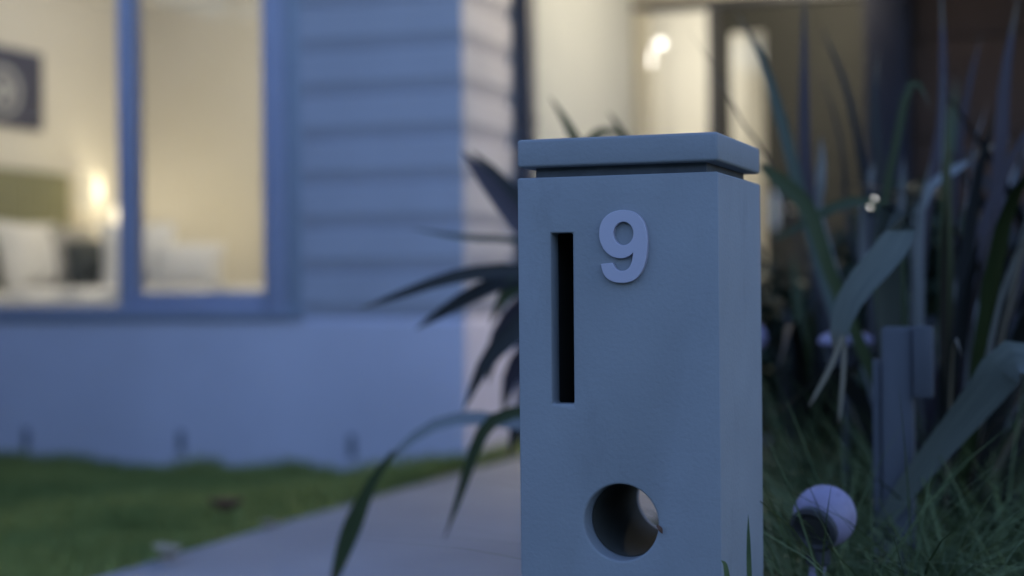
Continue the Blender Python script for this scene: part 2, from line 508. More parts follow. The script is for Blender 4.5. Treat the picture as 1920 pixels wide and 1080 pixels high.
# bedroom shell
MB().box(RX0 - 0.10, RX0, FY + 0.131, RY1, 0, WALLTOP).build('bedroom_wall', M['room'], house)
MB().box(RX0, RX1, RY1, RY1 + 0.10, 0, WALLTOP).build('bedroom_wall', M['room'], house)
MB().box(RX1 + 0.001, RX1 + 0.009, FY + 0.131, RY1, 0, WALLTOP).build('bedroom_wall', M['room'], house)
li = MB()
li.box(RX0, WX0, FY + 0.131, FY + 0.141, FLOOR, WALLTOP); li.box(WX1, RX1, FY + 0.131, FY + 0.141, FLOOR, WALLTOP)
li.box(WX0, WX1, FY + 0.131, FY + 0.141, FLOOR, WZ0 - 0.021); li.box(WX0, WX1, FY + 0.131, FY + 0.141, WZ1 + 0.001, WALLTOP)
li.build('bedroom_wall', M['room'], house)
MB().box(RX0, RX1, FY + 0.142, RY1, 0.02, FLOOR).build('bedroom_floor', M['carpet'], house)
MB().box(RX0 - 0.1, RX1 + 0.009, FY + 0.131, RY1 + 0.1, WALLTOP + 0.001, WALLTOP + 0.05).build('bedroom_ceiling', M['ceil'], house)

# ------------------------------------------------------------------ porch, hall, front door
MB().box(CX + 0.013, -1.03, PORCH_Y0 + 0.001, DOOR_Y - 0.001, -0.05, FLOOR).build('porch_floor', M['concrete'], house, bevel=0.008)
MB().box(CX - 0.02, -1.03, FY + 0.2, DOOR_Y + 0.1, WALLTOP + 0.002, WALLTOP + 0.05).build('porch_ceiling', M['ceil'], house)
DH = 2.325                      # head of the door opening
SLX0, SLX1, DX1 = CX + 0.004, -1.995, -1.155
hd = MB()
hd.box(SLX0, DX1 + 0.14, DOOR_Y, DOOR_Y + 0.12, DH + 0.05, WALLTOP)
hd.build('lintel', M['lintel'], house)
MB().box(DX1 + 0.05, DX1 + 0.14, DOOR_Y, DOOR_Y + 0.12, FLOOR, DH + 0.049).build('porch_wall', M['plaster'], house)
df = MB()
df.box(SLX0, DX1 + 0.049, DOOR_Y - 0.02, DOOR_Y + 0.10, DH + 0.001, DH + 0.049)
df.box(SLX1 - 0.04, SLX1 + 0.012, DOOR_Y - 0.02, DOOR_Y + 0.10, FLOOR + 0.001, DH)
df.box(DX1 + 0.002, DX1 + 0.049, DOOR_Y - 0.02, DOOR_Y + 0.10, FLOOR + 0.001, DH)
doorframe = df.build('door_frame', M['dframe'], house, bevel=0.004)
sl = MB()
sl.box(SLX0, SLX0 + 0.095, DOOR_Y - 0.012, DOOR_Y + 0.08, FLOOR + 0.001, DH)
sl.box(SLX0 + 0.096, SLX1 - 0.041, DOOR_Y - 0.012, DOOR_Y + 0.08, FLOOR + 0.001, FLOOR + 0.10)
sidelight = sl.build('sidelight', M['lintel'], house, bevel=0.004)
MB().box(SLX0 + 0.096, SLX1 - 0.041, DOOR_Y + 0.03, DOOR_Y + 0.036, FLOOR + 0.101, DH - 0.001).build('pane', M['glass'], sidelight)
# door leaf with a tall glazed slot near its left edge
a = at_y(1367, 60, DOOR_Y); b_ = at_y(1432, 60, DOOR_Y)
GX0, GX1, GZ1, GZ0 = a.x, b_.x, a.z, FLOOR + 0.30
dl = MB()
y0, y1 = DOOR_Y + 0.015, DOOR_Y + 0.055
dl.box(SLX1 + 0.013, GX0, y0, y1, FLOOR + 0.008, DH - 0.003)
dl.box(GX1, DX1, y0, y1, FLOOR + 0.008, DH - 0.003)
dl.box(GX0, GX1, y0, y1, FLOOR + 0.008, GZ0)
dl.box(GX0, GX1, y0, y1, GZ1, DH - 0.003)
door = dl.build('front_door', M['door'], house)
MB().box(GX0, GX1, y0 + 0.015, y0 + 0.021, GZ0, GZ1).build('pane', M['glass'], door)
hz = FLOOR + 1.0
MB().box(GX1 + 0.03, GX1 + 0.07, y0 - 0.012, y0 - 0.0005, hz - 0.10, hz + 0.10).tube(
    [(GX1 + 0.05, y0 - 0.01, hz), (GX1 + 0.05, y0 - 0.05, hz), (GX1 + 0.17, y0 - 0.05, hz)], 0.009).build('handle', M['chrome'], door, smooth=True)
# hall
HX1 = -0.9
MB().box(CX - 0.13, CX + 0.003, DOOR_Y + 0.001, 13.0, 0, WALLTOP).build('hall_wall', M['room'], house)
MB().box(HX1, HX1 + 0.1, DOOR_Y + 0.13, 13.0, 0, WALLTOP).build('hall_wall', M['room'], house)
MB().box(CX - 0.13, HX1 + 0.1, 13.0, 13.1, 0, WALLTOP).build('hall_wall', M['room'], house)
MB().box(DX1 + 0.14, HX1, DOOR_Y + 0.122, DOOR_Y + 0.13, 0, WALLTOP).build('hall_wall', M['room'], house)
MB().box(CX + 0.003, HX1, DOOR_Y + 0.001, 13.0, 0.0, FLOOR - 0.001).build('hall_floor', M['wood'], house)
MB().box(CX - 0.13, HX1 + 0.1, DOOR_Y + 0.101, 13.1, WALLTOP + 0.003, WALLTOP + 0.05).build('hall_ceiling', M['ceil'], house)
# garage block to the right of the porch
PY_ = 7.55
px0, px1 = at_y(1622, 300, PY_).x, at_y(1705, 300, PY_).x
MB().box(px0, px1, PY_, DOOR_Y - 0.02, 0, WALLTOP).build('porch_pier', M['pier'], house, bevel=0.006)
gd = MB().box(px1 + 0.001, 1.75, PY_ + 0.09, PY_ + 0.10, 0, 2.35).build('garage_door', M['garage'], house)
for k in range(5):
    MB().box(px1 + 0.004, 1.74, PY_ + 0.06, PY_ + 0.089, 0.02 + 0.466 * k, 0.02 + 0.466 * (k + 1) - 0.008).build('panel', M['garage'], gd, bevel=0.004)
MB().box(px1 + 0.001, 1.75, PY_ + 0.001, PY_ + 0.15, 2.351, WALLTOP).build('garage_wall', M['pier'], house)
MB().box(1.751, 2.3, PY_, PY_ + 0.15, 0, WALLTOP).build('garage_wall', M['pier'], house)
MB().box(px1 + 0.001, 2.3, PY_ + 0.151, 13.1, WALLTOP + 0.003, WALLTOP + 0.05).build('garage_ceiling', M['ceil'], house)
# roof: eaves, gutter, pitched sheet
rf = MB()
rf.add([(XL - .5, FY - .45, 2.74), (2.8, FY - .45, 2.74), (2.8, 13.6, 2.74), (XL - .5, 13.6, 2.74),
        (XL + 2.9, 9.9, 4.35), (-0.6, 9.9, 4.35)], [(0, 1, 5, 4), (1, 2, 5), (2, 3, 4, 5), (3, 0, 4), (3, 2, 1, 0)])
roof = rf.build('roof', M['roof'], house)
MB().box(XL - .5, 2.8, FY - .52, FY - .452, 2.62, 2.75).build('gutter', M['trim'], roof, bevel=0.01)
MB().box(XL - .5, 2.8, FY - .45, FY + 0.02, WALLTOP + 0.053, WALLTOP + 0.065).build('soffit', M['ceil'], roof)

# ------------------------------------------------------------------ lamps the place has
def ball(r, n=9):
    return [(max(r * math.sin(math.pi * i / n), 0), -r * math.cos(math.pi * i / n)) for i in range(n + 1)]


# hall wall light seen through the sidelight
q = at_x(1236, 82, CX + 0.075)
hl = thing('wall_lamp', 'small bright globe lamp on the hall wall behind the sidelight', 'lamp', (CX + 0.003, q.y, q.z))
MB().lathe([(0.04, 0.0), (0.04, 0.012), (0.012, 0.016), (0.012, 0.05)], (CX + 0.0035, q.y, q.z), (1, 0, 0)).build('backplate', M['chrome'], hl, smooth=True)
MB().lathe(ball(0.020), (CX + 0.085, q.y, q.z)).build('globe', M['bulb'], hl, smooth=True)
lamp_light('hall_light', (CX + 0.75, q.y + 0.75, q.z - 0.05), 2.0, (1.0, 0.97, 0.87), 0.08, hl)
# hall ceiling light further in
hc_ = thing('ceiling_light', 'round flush light on the hall ceiling behind the front door', 'lamp', (-1.65, 11.2, WALLTOP))
MB().lathe([(0.0, -0.07), (0.12, -0.055), (0.16, -0.02), (0.165, -0.001)], (-1.65, 11.2, WALLTOP)).build('diffuser', M['globe'], hc_, smooth=True)
lamp_light('hall_ceiling_glow', (-1.65, 11.2, WALLTOP - 0.25), 4.6, (1.0, 0.97, 0.87), 0.12, hc_)
# porch ceiling downlight
PLX, PLY = -1.20, 7.60
pl = thing('porch_downlight', 'round flush downlight in the porch ceiling', 'lamp', (PLX, PLY, WALLTOP))
MB().lathe([(0.05, -0.012), (0.075, -0.010), (0.08, 0.0)], (PLX, PLY, WALLTOP)).build('rim', M['white'], pl, smooth=True)
MB().lathe([(0.0, -0.0135), (0.049, -0.0135)], (PLX, PLY, WALLTOP)).build('diffuser', M['bulb'], pl)
lamp_light('porch_light', (PLX, PLY, WALLTOP - 0.08), 20.0, (1.0, 0.88, 0.64), 0.06, pl)

# ------------------------------------------------------------------ bedroom furniture
HBX = RX0 + 0.10
hb_y = at_x(132, 335, HBX).y
bed = thing('bed', 'bed with olive channelled headboard and white linen behind the window', 'bed', (RX0 + 1.1, 7.8, FLOOR))
HBZ = 1.50
nch = 11
w = (hb_y - 6.95) / nch
MB().box(RX0 + 0.003, HBX - 0.035, 6.95, hb_y, FLOOR, HBZ).build('headboard', M['olive'], bed, bevel=0.008)
hbo = bed.children[0]
for k in range(nch):
    MB().box(HBX - 0.0345, HBX, 6.95 + w * k + 0.002, 6.95 + w * (k + 1) - 0.002, FLOOR + 0.3, HBZ - 0.004).build('channel', M['olive'], hbo, bevel=0.016, seg=3)
MB().box(HBX + 0.005, HBX + 2.0, 7.0, hb_y - 0.03, FLOOR + 0.08, FLOOR + 0.30).build('bed_base', M['olive'], bed, bevel=0.01)
MB().box(HBX + 0.005, HBX + 2.02, 6.99, hb_y - 0.02, FLOOR + 0.301, FLOOR + 0.55).build('mattress', M['linen'], bed, bevel=0.05, seg=4)
qc = MB()
nx, ny = 26, 20
for i in range(nx + 1):
    for j in range(ny + 1):
        X = HBX + 0.45 + 1.62 * i / nx
        Y = 6.96 + (hb_y + 0.01 - 6.96) * j / ny
        e = min(j, ny - j, nx - i)
        z = FLOOR + 0.58 + 0.018 * math.sin(i * 1.3 + j * 0.7) + 0.014 * math.sin(j * 1.9 - i * 0.5) - (0.28 if e == 0 else 0.02 if e == 1 else 0)
        qc.v.append((X, Y, z))
for i in range(nx):
    for j in range(ny):
        A = i * (ny + 1) + j
        qc.f.append((A, A + 1, A + ny + 2, A + ny + 1))
qc.build('quilt', M['linen'], bed, smooth=True)
for sx in (HBX + 0.06, HBX + 1.92):
    for sy in (7.05, hb_y - 0.1):
        MB().box(sx, sx + 0.05, sy, sy + 0.05, FLOOR, FLOOR + 0.079).build('leg', M['wood'], bed)


def pillow(name, label, m, loc, w, h, t, rz, tilt, group='cushions on the bed'):
    """loc: centre of its lower edge; w wide, h high, t thick; faces +x rotated by rz"""
    n = 12
    v, f = [], []
    for side in (1, -1):
        for i in range(n + 1):
            for j in range(n + 1):
                a, b2 = 2 * i / n - 1, 2 * j / n - 1
                th = t * 0.5 * ((1 - abs(a) ** 2.6) * (1 - abs(b2) ** 2.6)) ** 0.5
                pin = 1 - 0.07 * (1 - abs(a)) * abs(b2) ** 3
                pin2 = 1 - 0.07 * (1 - abs(b2)) * abs(a) ** 3
                v.append(Vector((side * th, a * w / 2 * pin2, (b2 * pin + 1) * h / 2)))
    k = (n + 1) ** 2
    for s in (0, 1):
        for i in range(n):
            for j in range(n):
                A = s * k + i * (n + 1) + j
                f.append((A, A + 1, A + n + 2, A + n + 1))
    R = Matrix.Translation(loc) @ Matrix.Rotation(rz, 4, 'Z') @ Matrix.Rotation(tilt, 4, 'Y')
    o = thing(name, label, 'cushion', loc, group)
    b = MB(); b.add([R @ p_ for p_ in v], f); b.build('cover', m, o, smooth=True)
    return o


BT = FLOOR + 0.575
pillow('pillow', 'large white pillow leaning on the olive headboard', M['linen'], (-5.86, 7.95, BT), 0.72, 0.44, 0.2, 0.1, -0.25)
pillow('pillow', 'grey pillow between the white pillow and the dark cushion', M['grey'], (-5.80, 8.22, BT), 0.45, 0.42, 0.18, -0.2, -0.25)
pillow('cushion', 'dark charcoal cushion on the bed left of the window mullion', M['charcoal'], (-5.60, 8.16, BT), 0.34, 0.36, 0.20, -0.6, -0.5)
pillow('cushion', 'white cushion standing tallest behind the right-hand window pane', M['linen'], (-5.28, 8.1, BT), 0.44, 0.42, 0.2, -0.9, -0.2)
pillow('cushion', 'low pale cushion slumped beside the taller white one', M['linen'], (-4.98, 8.12, BT), 0.42, 0.30, 0.22, -1.2, -0.35)

# bedside table and lamps
LX, LY = RX0 + 0.13, None
LY = at_x(166, 360, LX).y
bt = thing('bedside_table', 'small wooden bedside table behind the bed', 'table', (LX + 0.08, LY + 0.14, FLOOR))
MB().box(RX0 + 0.01, RX0 + 0.40, hb_y + 0.02, hb_y + 0.52, FLOOR + 0.48, FLOOR + 0.52).build('top', M['wood'], bt, bevel=0.004)
for sx in (RX0 + 0.02, RX0 + 0.35):
    for sy in (hb_y + 0.03, hb_y + 0.47):
        MB().box(sx, sx + 0.035, sy, sy + 0.035, FLOOR, FLOOR + 0.479).build('leg', M['wood'], bt)
tz = FLOOR + 0.521
lampz = at_x(166, 360, LX).z
tl = thing('table_lamp', 'lit table lamp with tall pale shade beside the headboard', 'lamp', (LX, LY, tz))
MB().lathe([(0.055, 0), (0.055, 0.012), (0.012, 0.02), (0.012, lampz - 0.14 - tz)], (LX, LY, tz)).build('base', M['chrome'], tl, smooth=True)
MB().lathe([(0.085, -0.13), (0.070, 0.13)], (LX, LY, lampz)).build('lamp_shade', M['shade'], tl, smooth=True)
tls = tl.children[-1].data
bm = bmesh.new(); bm.from_mesh(tls)
bmesh.ops.delete(bm, geom=[f for f in bm.faces if len(f.verts) > 4], context='FACES'); bm.to_mesh(tls); bm.free()
lamp_light('bedside_light', (LX + 0.12, LY + 0.06, lampz + 0.02), 0.55, (1.0, 0.88, 0.62), 0.08, tl)
gp = at_x(240, 408, RX0 + 0.17)
gl = thing('globe_lamp', 'round warm white globe half hidden by the window mullion', 'lamp', (gp.x, gp.y, tz))
MB().lathe([(0.05, 0), (0.05, 0.015), (0.015, 0.03), (0.015, gp.z - 0.10 - tz)], (gp.x, gp.y, tz)).build('stem', M['chrome'], gl, smooth=True)
MB().lathe(ball(0.105, 14), gp, n=32).build('globe', M['globe'], gl, smooth=True)
lamp_light('globe_light', gp + Vector((0.6, -0.35, -0.05)), 0.8, (1.0, 0.80, 0.40), 0.08, gl)
# picture on the wall
pa, pb_ = at_x(80, 103, RX0 + 0.03), at_x(80, 246, RX0 + 0.03)
pic = thing('wall_picture', 'dark navy picture with pale ring on the bedroom wall', 'picture', (RX0, pa.y - 0.45, pb_.z))
MB().box(RX0 + 0.002, RX0 + 0.03, pa.y - 0.9, pa.y, pb_.z, pa.z).build('canvas', M['navy'], pic, bevel=0.004)
rc = at_x(8, 170, RX0 + 0.031)
rg = MB()
for (ra, rb) in ((0.115, 0.155), (0.0, 0.07)):
    n = 40
    v = [(RX0 + 0.0315, rc.y + r_ * math.cos(2 * math.pi * k / n), rc.z + r_ * math.sin(2 * math.pi * k / n)) for r_ in (max(ra, 0.001), rb) for k in range(n)]
    rg.add(v, [(k, (k + 1) % n, n + (k + 1) % n, n + k) for k in range(n)])
rg.build('ring_motif', M['ring'], pic)
# bedroom ceiling light
cl = thing('ceiling_light', 'round flush light on the bedroom ceiling', 'lamp', (-4.4, 7.9, WALLTOP))
MB().lathe([(0.0, -0.07), (0.12, -0.055), (0.16, -0.02), (0.165, -0.001)], (-4.4, 7.9, WALLTOP)).build('diffuser', M['globe'], cl, smooth=True)
MB().lathe([(0.166, -0.02), (0.175, -0.02), (0.175, -0.001), (0.166, -0.001)], (-4.4, 7.9, WALLTOP)).build('rim', M['white'], cl, smooth=True)
lamp_light('bedroom_light', (-4.4, 7.9, WALLTOP - 0.2), 7.4, (1.0, 0.97, 0.89), 0.12, cl)

# ================================================================== LETTERBOX
W = 0.286
LBX1 = at_depth(1347, 330, 2.14).x
LBY0 = at_depth(1346, 330, 2.14).y
LBX0, LBY1 = LBX1 - W, LBY0 + W
BTOP, CZ0, CZ1 = 0.9035, 0.918, 0.957
lb = thing('letterbox', 'blue-grey rendered pillar letterbox with number 9 slot and round hole', 'letterbox', ((LBX0 + LBX1) / 2, (LBY0 + LBY1) / 2, 0))


def evaluated(o, name):
    dg = bpy.context.evaluated_depsgraph_get()
    me = bpy.data.meshes.new_from_object(o.evaluated_get(dg))
    me.name = name
    return me


def temp(mb):
    me = mb.mesh('cutter'); o = bpy.data.objects.new('cutter', me); C.objects.link(o); return o


s0, s1 = at_y(1032, 437, LBY0), at_y(1076, 758, LBY0)
hc = at_y(1164, 980, LBY0)
HR = 0.0525
bodyo = temp(MB().box(LBX0, LBX1, LBY0, LBY1, 0.0, BTOP))
cut = [temp(MB().box(s0.x, s1.x, LBY0 - 0.05, LBY0 + 0.06, s1.z, s0.z)),
       temp(MB().box(LBX0 + 0.035, LBX1 - 0.035, LBY0 + 0.036, LBY1 - 0.035, 0.52, BTOP - 0.03)),
       temp(MB().lathe([(HR, -0.05), (HR, W + 0.05)], (hc.x, LBY0, hc.z), (0, 1, 0), n=64))]
for c_ in cut:
    md = bodyo.modifiers.new('cut', 'BOOLEAN'); md.operation = 'DIFFERENCE'; md.object = c_; md.solver = 'EXACT'
bv = bodyo.modifiers.new('bevel', 'BEVEL'); bv.width = 0.0035; bv.segments = 3; bv.limit_method = 'ANGLE'; bv.angle_limit = math.radians(50)
bme = evaluated(bodyo, 'pillar')
for o in cut + [bodyo]:
    bpy.data.objects.remove(o)
bme.polygons.foreach_set('use_smooth', [True] * len(bme.polygons))
bme.set_sharp_from_angle(angle=math.radians(35))
pillar = link('pillar', bme, M['render'], lb)
GR = 0.021
# dark liners inside: newspaper tube and letter compartment
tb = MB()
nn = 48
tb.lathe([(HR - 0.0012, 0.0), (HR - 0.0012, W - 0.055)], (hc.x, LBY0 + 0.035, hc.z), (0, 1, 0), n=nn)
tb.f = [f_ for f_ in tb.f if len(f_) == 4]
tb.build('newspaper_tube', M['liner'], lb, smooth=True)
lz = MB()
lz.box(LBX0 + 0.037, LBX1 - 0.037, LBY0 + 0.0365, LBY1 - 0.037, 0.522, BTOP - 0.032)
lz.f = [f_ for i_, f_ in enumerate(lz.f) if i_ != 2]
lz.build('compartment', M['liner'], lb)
MB().box(LBX0 + GR, LBX1 - GR, LBY0 + GR, LBY1 - GR, BTOP - 0.004, CZ0 + 0.004).build('neck', M['neck_shade'], lb)  # shade under the cap put into the neck colour
MB().box(LBX0, LBX1, LBY0, LBY1, CZ0, CZ1).build('cap', M['render'], lb, bevel=0.0045, seg=3)
# the number 9: outline traced on the face, real raised figure
outer = [(395, 572), (440, 567), (453, 590), (478, 599), (502, 588), (515, 562), (520, 526), (503, 541), (475, 549), (440, 543), (410, 520), (393, 487),
         (388, 455), (393, 420), (412, 388), (445, 368), (484, 362), (522, 370), (550, 392), (567, 425), (575, 470), (574, 515), (568, 560),
         (553, 600), (528, 630), (500, 642), (475, 645), (445, 641), (418, 627), (402, 603)]
corner = {0, 1, 6}
inner = [(482 + 39 * math.cos(2 * math.pi * k / 32), 453 + 46 * math.sin(2 * math.pi * k / 32)) for k in range(32)]
SC = 520 / 1080


def on_face(p):
    return at_y(940 + p[0] * SC, 220 + p[1] * SC, LBY0)


def smooth_loop(pts, corners):
    out = []
    n = len(pts)
    for i in range(n):
        p0, p1, p2, p3 = pts[i - 1], pts[i], pts[(i + 1) % n], pts[(i + 2) % n]
        if i in corners: p0 = p1
        if (i + 1) % n in corners: p3 = p2
        for t in (0, 0.33, 0.67):
            out.append(tuple(0.5 * ((2 * p1[k]) + (p2[k] - p0[k]) * t + (2 * p0[k] - 5 * p1[k] + 4 * p2[k] - p3[k]) * t * t
                                    + (3 * p1[k] - p0[k] - 3 * p2[k] + p3[k]) * t ** 3) for k in (0, 1)))
    return out


cd = bpy.data.curves.new('nine', 'CURVE')
cd.dimensions = '2D'; cd.fill_mode = 'BOTH'
for loop in (smooth_loop(outer, corner), inner):
    sp = cd.splines.new('POLY'); sp.points.add(len(loop) - 1); sp.use_cyclic_u = True
    for i, p_ in enumerate(loop):
        u = on_face(p_); sp.points[i].co = (u.x, u.z, 0, 1)
cd.extrude = 0.0035; cd.bevel_depth = 0.0008; cd.bevel_resolution = 1; cd.offset = -0.0006
co = bpy.data.objects.new('nine', cd); C.objects.link(co)
nme = evaluated(co, 'number_nine')
bpy.data.objects.remove(co)
nme.transform(Matrix.Translation((0, LBY0 - 0.0044, 0)) @ Matrix.Rotation(math.pi / 2, 4, 'X'))
nme.polygons.foreach_set('use_smooth', [True] * len(nme.polygons)); nme.set_sharp_from_angle(angle=math.radians(35))
nine = link('number_nine', nme, None, lb)
nme.materials.clear(); nme.materials.append(M['number'])
nine['label'] = 'pale raised house number 9'


# ================================================================== PLANTS
def spline(pts, n):
    pts = [Vector(p) for p in pts]
    if len(pts) == 2: pts = [pts[0], (pts[0] + pts[1]) / 2, pts[1]]
    out = []
    m = len(pts) - 1
    for i in range(n + 1):
        s = i / n * m; k = min(int(s), m - 1); t = s - k
        p1, p2 = pts[k], pts[k + 1]
        p0 = pts[k - 1] if k > 0 else p1 * 2 - p2
        p3 = pts[k + 2] if k + 2 <= m else p2 * 2 - p1
        out.append(0.5 * ((2 * p1) + (p2 - p0) * t + (2 * p0 - 5 * p1 + 4 * p2 - p3) * t * t + (3 * p1 - p0 - 3 * p2 + p3) * t ** 3))
    return out


def leaf(pts, width, m, parent, face=None, twist=0.0, base=0.55, tip=0.0, fold=0.25, n=12, name='leaf', peak=0.45):
    """sword leaf: a folded blade with thickness swept along pts (base first)"""
    P = spline(pts, n)
    face = Vector(face) if face is not None else Vector((0.34, -0.94, 0.15))
    v, f = [], []
    for i, p_ in enumerate(P):
        t = (P[min(i + 1, n)] - P[max(i - 1, 0)]).normalized()
        s = i / n
        side = t.cross(face)
        side = side.normalized() if side.length > 1e-4 else Vector((1, 0, 0))
        nor = side.cross(t).normalized()
        a = twist * s
        side, nor = side * math.cos(a) + nor * math.sin(a), nor * math.cos(a) - side * math.sin(a)
        if s < peak: wd = base + (1 - base) * (s / peak)
        else:
            u = (s - peak) / (1 - peak)
            wd = tip + (1 - tip) * max(0, 1 - u ** 2.0)
        wd = max(wd, 0.03) * width / 2
        v += [p_ - side * wd, p_ - nor * (fold * wd) + nor * 0.0006, p_ + side * wd, p_ - nor * (fold * wd + 0.0012)]
    for i in range(n):
        for k in range(4):
            k2 = (k + 1) % 4
            f.append((i * 4 + k, i * 4 + k2, i * 4 + 4 + k2, i * 4 + 4 + k))
    f += [(3, 2, 1, 0), (n * 4, n * 4 + 1, n * 4 + 2, n * 4 + 3)]
    me = bpy.data.meshes.new(name); me.from_pydata([tuple(x) for x in v], [], f)
    uvl = me.uv_layers.new(name='UVMap')
    lv = np.empty(len(me.loops), dtype=np.int32); me.loops.foreach_get('vertex_index', lv)
    k4 = lv % 4
    uvl.data.foreach_set('uv', np.stack([np.where(k4 == 0, 0.0, np.where(k4 == 2, 1.0, 0.5)) * 1.0, (lv // 4) / n], 1).astype(np.float32).ravel())
    me.polygons.foreach_set('use_smooth', [True] * len(me.polygons)); me.set_sharp_from_angle(angle=math.radians(70))
    return link(name, me, m, parent)


def path_px(rows):
    """rows: (px, py, depth)"""
    return [at_depth(*r) for r in rows]


flaxA = thing('flax_plant', 'dark flax plant with arching sword leaves directly behind the letterbox', 'plant', (-1.225, 3.825, 0.03))
flaxB = thing('flax_plant', 'tall purple and green flax right of the letterbox', 'plant', (-0.32, 3.62, 0.03))
KA = 1.25
A0 = Vector((-0.98 * KA, 3.06 * KA, 0.03))
D = 3.15


def leafA(rows, width, m, **k):
    pts = path_px([(a_, b_, d_ * KA) for a_, b_, d_ in rows])
    width *= KA * 0.82
    b = A0 + Vector((random.uniform(-.05, .05), random.uniform(-.05, .05), 0))
    leaf([b, b.lerp(pts[0], 0.55) + Vector((0, 0, 0.05))] + pts, width, M[m], flaxA, **k)


# leaves that reach out to the left of the pillar
leafA([(1040, 520, 3.05), (965, 410, 3.05), (905, 330, 3.05), (866, 283, 3.05)], 0.044, 'leafpurple', peak=0.6)
leafA([(1045, 500, 3.2), (975, 385, 3.2), (925, 325, 3.2), (884, 283, 3.2)], 0.040, 'leafdark', peak=0.6)
leafA([(1060, 540, 3.0), (985, 508, 3.0), (900, 511, 3.0), (830, 525, 3.0), (740, 556, 3.0), (672, 580, 3.0)], 0.034, 'leafdark', peak=0.55)
leafA([(1060, 545, 3.1), (985, 515, 3.1), (900, 545, 3.1), (830, 585, 3.1), (778, 618, 3.1)], 0.042, 'leafdark', peak=0.6)
leafA([(1070, 560, 3.1), (1000, 515, 3.1), (950, 550, 3.1), (918, 610, 3.1)], 0.045, 'leafgreen', peak=0.6)
leafA([(1080, 640, 3.0), (1010, 590, 3.0), (950, 635, 3.0), (905, 690, 3.0), (868, 772, 3.0)], 0.048, 'leafdark', peak=0.6)
leafA([(1080, 600, 3.2), (1010, 560, 3.2), (955, 600, 3.2), (925, 660, 3.2), (915, 720, 3.2)], 0.05, 'leafpurple', peak=0.6)
leafA([(1060, 800, 2.9), (990, 797, 2.9), (940, 790, 2.9), (880, 783, 2.9), (815, 797, 2.9), (760, 832, 2.9), (725, 868, 2.9)], 0.050, 'leafpale',
      face=(0.2, -0.5, 0.85), peak=0.6)  # sky reflection on the arch painted in as pale colour
leafA([(1060, 790, 2.8), (1000, 770, 2.8), (930, 785, 2.8), (895, 830, 2.8), (865, 920, 2.8), (833, 1012, 2.8)], 0.030, 'leafgreen', peak=0.6)
leaf(path_px([(738, 848, 3.62), (700, 900, 3.64), (672, 960, 3.66), (648, 1020, 3.68), (622, 1100, 3.70)]), 0.044, M['leafgreen'], flaxA, peak=0.6, base=0.25, tip=0.3)
leafA([(1060, 830, 3.2), (1000, 780, 3.2), (968, 800, 3.2), (955, 860, 3.2)], 0.04, 'leafdark', peak=0.6)
leafA([(1060, 640, 3.3), (1010, 640, 3.3), (960, 700, 3.3), (942, 780, 3.3)], 0.055, 'leafpurple', peak=0.6)
leafA([(1030, 480, 3.2), (960, 450, 3.2), (900, 447, 3.2), (838, 440, 3.2), (770, 428, 3.2)], 0.016, 'leafblue', peak=0.6)
# tips over the cap
leafA([(1130, 420, 3.3), (1090, 290, 3.3), (1062, 230, 3.3), (1030, 180, 3.3)], 0.03, 'leafgreen', peak=0.5)
leafA([(1200, 420, 3.4), (1175, 280, 3.4), (1160, 240, 3.4), (1140, 208, 3.4)], 0.025, 'leafgreen', peak=0.5)
leafA([(1090, 330, 3.5), (1110, 262, 3.5), (1140, 246, 3.5), (1175, 262, 3.5)], 0.03, 'leafgreen', peak=0.5)


def random_leaves(parent, origin, count, ok, mats, hmin, hmax, rng, lean=(0.1, 0.7), wid=(0.03, 0.055)):
    made = tries = 0
    while made < count and tries < count * 60:
        tries += 1
        az = rng.uniform(0, 2 * math.pi); h = rng.uniform(hmin, hmax); ln = rng.uniform(*lean)
        dirv = Vector((math.cos(az), math.sin(az), 0))
        b = Vector(origin) + dirv * rng.uniform(0, 0.09)
        droop = rng.uniform(0.0, 1.0) ** 2
        pts = [b, b + dirv * ln * 0.25 * h + Vector((0, 0, 0.42 * h)), b + dirv * ln * 0.6 * h + Vector((0, 0, 0.78 * h)),
               b + dirv * ln * h * 1.0 + Vector((0, 0, (1.0 - 0.45 * droop * ln) * h))]
        if not all(ok(*project(p_), p_) for p_ in spline(pts, 8)): continue
        leaf(pts, rng.uniform(*wid), M[rng.choice(mats)], parent, face=-dirv + Vector((0, 0, 0.6)), twist=rng.uniform(-1, 1), n=9)
        made += 1


def okA(px, py, p_):
    if 1180 < px < 1260 and 890 < py < 1020: return False
    return 1000 < px < 1425 and py > 262


random_leaves(flaxA, A0, 26, okA, ['leafdark', 'leafgreen', 'leafpurple'], 0.55, 0.98, random.Random(3), lean=(0.05, 0.5))

B0 = Vector((-0.32, 3.62, 0.03))


def leafB(rows, width, m, root=True, **k):
    pts = path_px(rows)
    KB = 1.13
    pts = [p_ if r_[2] < 3.05 else at_depth(r_[0], r_[1], r_[2] * KB) for p_, r_ in zip(pts, rows)]
    width *= 0.70
    if root:
        b = B0 + Vector((random.uniform(-.12, .12), random.uniform(-.08, .08), 0))
        pts = [b, b.lerp(pts[0], 0.5) + Vector((0, 0, 0.04))] + pts
    return leaf(pts, width, M[m], flaxB, **k)


